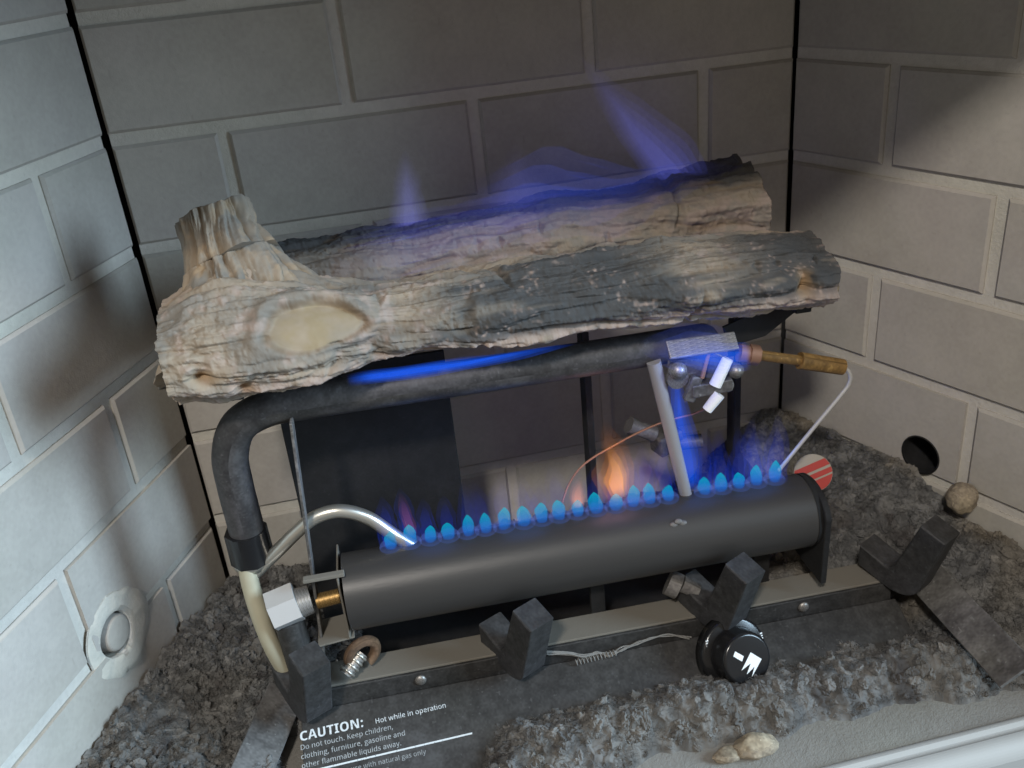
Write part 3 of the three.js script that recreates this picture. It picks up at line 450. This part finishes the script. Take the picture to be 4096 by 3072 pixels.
{
  const NX = 900, NZ = 400, ZA = 0.002, ZB = 0.34, pos = [], col = [], idx = [];
  for (let j = 0; j <= NZ; j++) for (let i = 0; i <= NX; i++) {
    const z = lerp(ZA, ZB, j / NZ), x = lerp(wallX0(z) + 0.0015, wallX1(z) - 0.0015, i / NX), t = woolTop(x, z), y = t * 1 + woolBump(x, z) * smooth(0.0, 0.012, t) - 0.0035 * (1 - smooth(0.0, 0.006, t));
    const sw = smooth(0, 0.01, t) * 0.009, f1 = fbm(x * 120, y * 170, z * 120 + 3, 3) - 0.5, f2 = fbm(x * 120, y * 170 + 7, z * 120 + 9, 3) - 0.5; pos.push(clamp(x + sw * f1, wallX0(z) + 0.001, wallX1(z) - 0.001), y, z + sw * f2); col.push(...woolColour(x, z));
  }
  for (let j = 0; j < NZ; j++) for (let i = 0; i < NX; i++) { const a = j * (NX + 1) + i; idx.push(a, a + NX + 1, a + 1, a + 1, a + NX + 1, a + NX + 2); }
  const g = new THREE.BufferGeometry(); g.setAttribute('position', new THREE.Float32BufferAttribute(pos, 3)); g.setAttribute('color', new THREE.Float32BufferAttribute(col, 3)); g.setIndex(idx); g.computeVertexNormals();
  const wool = mesh('rock_wool', g, new THREE.MeshStandardMaterial({ color: 0xffffff, vertexColors: true, roughness: 1 }));
  wool.userData.kind = 'stuff'; tag(wool, 'grey brown rock wool bedding spread over the firebox floor', 'rock wool');
  // fluffy tufts pulled out of the bed, and single fibres standing off it
  const mt = new THREE.Matrix4(), q = new THREE.Quaternion(), e = new THREE.Euler(), c = new THREE.Color();
  const scatter = (name, label, geo, N, place) => {
    const im = new THREE.InstancedMesh(geo, std([1, 1, 1], 1), N); im.name = name; im.castShadow = im.receiveShadow = true; let k = 0, tries = 0;
    while (k < N && tries++ < N * 8) {
      const z = rr(0.004, 0.336), x = rr(wallX0(z) + 0.006, wallX1(z) - 0.006), t = woolTop(x, z); if (t < 0.0025) continue;
      place(x, t + woolBump(x, z) * smooth(0, 0.012, t), z, t); im.setMatrixAt(k, mt);
      const w = woolColour(x, z), b = rr(0.85, 1.25); c.setRGB(w[0] * b, w[1] * b, w[2] * b); im.setColorAt(k, c); k++;
    }
    im.count = k; im.userData.kind = 'stuff'; tag(im, label, 'rock wool'); scene.add(im);
  };
  const tg = new THREE.IcosahedronGeometry(1, 10); tg.deleteAttribute('normal'); tg.deleteAttribute('uv'); const tuft = mergeVertices(tg, 1e-5), p = tuft.attributes.position;
  for (let i = 0; i < p.count; i++) { const v = V(p.getX(i), p.getY(i), p.getZ(i)), s = 0.25 + 1.1 * fbm(v.x * 1.7 + 5, v.y * 1.7, v.z * 1.7, 2) + 0.55 * (ridge(v.x * 3.1, v.y * 3.1 + 4, v.z * 3.1, 3) - 0.5); p.setXYZ(i, v.x * s, v.y * s, v.z * s); }
  tuft.computeVertexNormals();
  scatter('wool_tufts', 'loose fluffy tufts of grey rock wool on the bed', tuft, 7000, (x, y, z, t) => { const s = lerp(0.0018, 0.0056, rnd() ** 2.2) * (t < 0.008 ? 0.55 : 1); e.set(rr(0, 6.3), rr(0, 6.3), rr(0, 6.3)); q.setFromEuler(e); mt.compose(V(x, y - s * rr(0.1, 0.45), z), q, V(s * rr(0.8, 1.6), s * rr(0.6, 1.1), s * rr(0.7, 1.3))); });
  const fibre = new THREE.TubeGeometry(new THREE.CatmullRomCurve3([V(-0.5, -0.12, 0), V(-0.2, 0.12, 0.06), V(0.15, 0.1, -0.08), V(0.5, -0.1, 0.05)]), 6, 0.02, 3);
  scatter('wool_fibres', 'fine stray fibres standing off the rock wool', fibre, 90000, (x, y, z) => { const s = rr(0.003, 0.008); e.set(rr(-0.9, 0.9), rr(0, 6.3), rr(-0.7, 0.7)); q.setFromEuler(e); mt.compose(V(x, y + 0.0005, z), q, V(s, s * rr(0.8, 1.6), s)); });
}
// ---------------------------------------------------------------- loose bits on the wool
function pebble(name, label, x, y, z, r, sx, sy, sz, seed) {
  const g = new THREE.IcosahedronGeometry(r, 8), p = g.attributes.position; for (let i = 0; i < p.count; i++) { const v = V(p.getX(i), p.getY(i), p.getZ(i)).divideScalar(r), s = r * (0.8 + 0.42 * fbm(v.x * 1.6 + seed, v.y * 1.6, v.z * 1.6, 3)); p.setXYZ(i, v.x * s * sx, v.y * s * sy, v.z * s * sz); }
  const m = mergeVertices(g, 1e-6); m.computeVertexNormals(); m.translate(x, y, z); tag(mesh(name, wuv(m), M.pebble), label, 'pebble');
}
pebble('clay_crumb', 'round cream clay crumb on the wool against the right side wall', 0.634, 0.083, 0.197, 0.0125, 1.1, 1, 1, 3);
pebble('clay_crumb', 'cream clay crumb beside a flatter one at the front edge of the wool', 0.3885, 0.006, 0.3245, 0.011, 1.5, 0.7, 0.9, 8);
pebble('clay_crumb', 'small flat cream clay crumb next to the larger one at the wool front edge', 0.368, 0.004, 0.3245, 0.008, 1.4, 0.6, 0.8, 14);

// ---------------------------------------------------------------- flames: nested glowing shells, with small lamps of the same colour among them
const flameMat = new THREE.MeshBasicMaterial({ color: 0xffffff, vertexColors: true, transparent: true, side: THREE.DoubleSide, depthWrite: false });
// profile: list of [t, r]; colour at t: rgba
function flameShell(base, tip, profile, rgba, seg = 20, squash = 1, bend = [0, 0, 0], wob = 0) {
  const a = V(...base), b = V(...tip), d = b.clone().sub(a), q = new THREE.Quaternion().setFromUnitVectors(V(0, 1, 0), d.clone().normalize()), pos = [], col = [], idx = [], sd = base[0] * 91 + base[1] * 37, L = d.length();
  profile.forEach(([t, r], i) => { for (let j = 0; j <= seg; j++) { const g = j / seg * Math.PI * 2, wv = wob ? 1 + wob * (fbm(Math.cos(g) * 1.1 + sd, t * 3.2, Math.sin(g) * 1.1, 2) - 0.5) : 1, sw = wob * L * 0.08 * (noise(t * 3 + sd, 4, 4) - 0.5) * t, v = V(Math.cos(g) * r * wv + sw, 0, Math.sin(g) * r * wv * squash).applyQuaternion(q).add(a).addScaledVector(d, t).add(V(...bend).multiplyScalar(t * t)); pos.push(v.x, v.y, v.z); col.push(...rgba(t)); }
    if (i) for (let j = 0; j < seg; j++) { const k = (i - 1) * (seg + 1) + j; idx.push(k, k + 1, k + seg + 1, k + 1, k + seg + 2, k + seg + 1); } });
  const g = new THREE.BufferGeometry(); g.setAttribute('position', new THREE.Float32BufferAttribute(pos, 3)); g.setAttribute('color', new THREE.Float32BufferAttribute(col, 4)); g.setIndex(idx); g.computeVertexNormals(); return g;
}
const drop = (R, n = 14, fat = 0.3) => Array.from({ length: n + 1 }, (_, i) => { const t = i / n; return [t, Math.max(0.00002, R * (t < fat ? Math.sin(Math.PI / 2 * (0.55 + 0.45 * t / fat)) : Math.cos(Math.PI / 2 * ((t - fat) / (1 - fat)) ** 1.25)))]; });
const GLOW = 5;
const wedge = (R, n = 18) => Array.from({ length: n + 1 }, (_, i) => { const t = i / n; return [t, Math.max(0.00002, R * (1 - t) ** 0.85 * (0.7 + 0.3 * smooth(0, 0.15, t)))]; });
function softFlame(o, name, base, tip, R, rgb, alpha, shells, squash = 1, bend, fade = t => (1 - t) ** 0.8 * smooth(0, 0.12, t), shape = drop) {
  const gs = []; for (let s = 0; s < shells; s++) { const f = 1 - s / (shells + 0.6); gs.push(flameShell(base, base.map((v, i) => lerp(v, tip[i], 0.55 + 0.45 * f)), shape(R * f, 16), t => [...rgb.map(v => v * GLOW), alpha / GLOW * fade(t) * (0.55 + 0.9 * s / shells)], 24, squash, bend, 1.3)); }
  const m = mesh(name, mergeGeometries(gs), flameMat, o); m.castShadow = false; return m;
}
const N = 22, fx0 = -0.142, fx1 = 0.1595;
for (let i = 0; i < N; i++) {
  const x = lerp(fx0, fx1, i / (N - 1)) + rr(-0.0008, 0.0008); if (Math.abs(x - 0.0875) < 0.005) continue;
  const [X, , Z] = toWorld(x, 0, -0.006), y = BY + BR - 0.0015, h = rr(0.0135, 0.0205), ln = rr(-0.0015, 0.0015), fr = rr(0.0044, 0.0053), o = thing('burner_flame', 'small pointed blue gas flame standing on the burner tube', 'flame', 'row of blue flames along the burner tube');
  const m = mesh('inner_cone', mergeGeometries([flameShell([X, y, Z], [X + ln, y + h, Z], drop(fr, 14, 0.42), t => [0.0, 0.16 + 0.4 * t, 0.85 - 0.2 * t, 0.12 + 0.34 * t - 0.1 * t ** 6], 20, 1, [0, 0, 0], 0.5), flameShell([X, y, Z], [X, y + h * 0.8, Z], drop(fr * 0.74, 10, 0.42), t => [0.02, 0.16, 0.7, 0.2 * (1 - 0.6 * t)]), flameShell([X, y - 0.001, Z], [X, y + 0.008, Z], drop(0.0085, 8, 0.3), t => [0.14, 0.24, 0.75, 0.22 * (1 - t)])]), flameMat, o); m.castShadow = false;
  const right = smooth(0.0, 0.1, x), left = 1 - smooth(-0.142, -0.07, x);
  softFlame(o, 'outer_mantle', [X, y, Z], [X + rr(-0.003, 0.003), y + rr(0.036, 0.05) + 0.012 * right, Z - 0.004], 0.0085, [0.01, 0.04, 0.5], 0.09 + 0.06 * right + 0.06 * left, 2);
}
const flameAt = (name, label, group) => thing(name, label, 'flame', group);
{ // orange tongue and the blue sheets licking up round strut, pilot and pipe
  let o = flameAt('orange_flame', 'orange yellow flame tongue rising from the burner tube beside the strut');
  const w = (x, y, z) => toWorld(x, y, z);
  softFlame(o, 'outer_tongue', w(0.034, 0.147, -0.012), w(0.029, 0.216, -0.016), 0.0125, [0.7, 0.23, 0.04], 0.13, 3);
  softFlame(o, 'core', w(0.035, 0.15, -0.012), w(0.031, 0.194, -0.014), 0.0068, [1.0, 0.42, 0.05], 0.24, 2);
  softFlame(o, 'violet_skirt', w(0.045, 0.145, -0.014), w(0.042, 0.19, -0.016), 0.024, [0.34, 0.16, 0.3], 0.09, 2);
  o = flameAt('small_orange_flame', 'faint reddish flame at the far end of the blue row, by the silver gas tube');
  softFlame(o, 'tongue', w(-0.126, 0.147, -0.01), w(-0.129, 0.186, -0.012), 0.005, [0.4, 0.1, 0.12], 0.12, 2);
  o = flameAt('small_orange_flame', 'short orange flame at the foot of the thin copper pilot wire');
  softFlame(o, 'tongue', w(0.002, 0.146, -0.01), w(0.006, 0.172, -0.014), 0.0055, [0.8, 0.3, 0.14], 0.17, 3);
  o = flameAt('strut_flame', 'tall deep blue flame climbing the grey strut towards the pilot');
  softFlame(o, 'sheet', w(0.094, 0.142, -0.014), w(0.076, 0.27, -0.012), 0.0085, [0.004, 0.07, 0.6], 0.15, 4, 1, undefined, t => smooth(0, 0.05, t) * (1 - smooth(0.85, 1, t)));
  o = flameAt('pilot_flame', 'bright blue pilot flame around the pilot hood under the log');
  softFlame(o, 'jet', w(0.13, 0.26, 0.006), w(0.07, 0.268, 0.006), 0.0092, [0.006, 0.09, 0.7], 0.13, 4, 1, undefined, t => smooth(0, 0.04, t) * (1 - smooth(0.7, 1, t)));
  softFlame(o, 'halo', w(0.115, 0.266, 0.01), w(0.045, 0.284, 0.012), 0.018, [0.05, 0.08, 0.42], 0.1, 3, 1, undefined, t => smooth(0, 0.2, t) * (1 - smooth(0.6, 1, t)));
  o = flameAt('pipe_flame', 'bright blue ribbon of flame between the black pipe and the front log');
  softFlame(o, 'ribbon', w(-0.152, 0.2855, -0.002), w(0.008, 0.288, -0.002), 0.005, [0.008, 0.09, 0.75], 0.17, 4, 1, undefined, t => smooth(0, 0.15, t) * (1 - smooth(0.88, 1, t)));
  o = flameAt('end_flame', 'pale violet flame fanning out at the right end of the burner tube');
  softFlame(o, 'fan', w(0.15, 0.142, -0.012), w(0.157, 0.185, -0.03), 0.016, [0.1, 0.14, 0.5], 0.08, 3);
}
{ // violet flames above the rear log
  const vio = 'violet flames over the rear log';
  const F = (label, b, t, R, rgb, al, n, sq = 0.7, fade, shape) => softFlame(flameAt('violet_flame', label, vio), 'tongue', b, t, R, rgb, al, n, sq, undefined, fade, shape);
  const tip = t => smooth(0, 0.1, t) * (1 - 0.75 * t), low = t => smooth(0, 0.35, t) * (1 - smooth(0.65, 1, t));
  F('tallest leaning violet flame tip reaching up the back wall', [0.443, 0.335, 0.066], [0.3665, 0.457, 0.058], 0.032, [0.09, 0.1, 0.46], 0.085, 5, 0.6, tip, wedge);
  F('pale violet flame point rising where the branch stub ends', [0.2135, 0.348, 0.075], [0.2205, 0.408, 0.068], 0.02, [0.15, 0.16, 0.46], 0.075, 5, 0.7, tip, wedge);
  F('low violet flame between the two taller violet points', [0.3, 0.35, 0.07], [0.305, 0.4, 0.064], 0.036, [0.14, 0.14, 0.42], 0.035, 4, 0.6, tip, wedge);
  F('wide low indigo flame hugging the middle of the rear log', [0.15, 0.344, 0.115], [0.37, 0.352, 0.112], 0.026, [0.04, 0.05, 0.36], 0.09, 3, 1, low);
  F('wide low indigo flame hugging the right half of the rear log', [0.25, 0.357, 0.098], [0.475, 0.362, 0.09], 0.03, [0.03, 0.06, 0.4], 0.095, 3, 1, low);
}
for (const x of [-0.11, -0.04, 0.03, 0.1, 0.15]) { const l = new THREE.PointLight(new THREE.Color().setRGB(0.08, 0.26, 1), 0.0016, 1, 2); l.position.set(...toWorld(x, 0.168, -0.008)); l.castShadow = true; scene.add(l); }
{ const l = new THREE.PointLight(new THREE.Color().setRGB(1, 0.4, 0.08), 0.0022, 1, 2); l.position.set(...toWorld(0.033, 0.178, -0.013)); l.castShadow = true; scene.add(l); }
{ const l = new THREE.PointLight(new THREE.Color().setRGB(0.08, 0.2, 1), 0.0028, 1, 2); l.position.set(...toWorld(0.085, 0.262, 0.012)); l.castShadow = true; scene.add(l); }
for (const [x, y, z] of [[0.26, 0.385, 0.085], [0.41, 0.395, 0.07]]) { const l = new THREE.PointLight(new THREE.Color().setRGB(0.25, 0.25, 1), 0.0008, 1, 2); l.position.set(x, y, z); l.castShadow = true; scene.add(l); }

renderer.render(scene, camera);
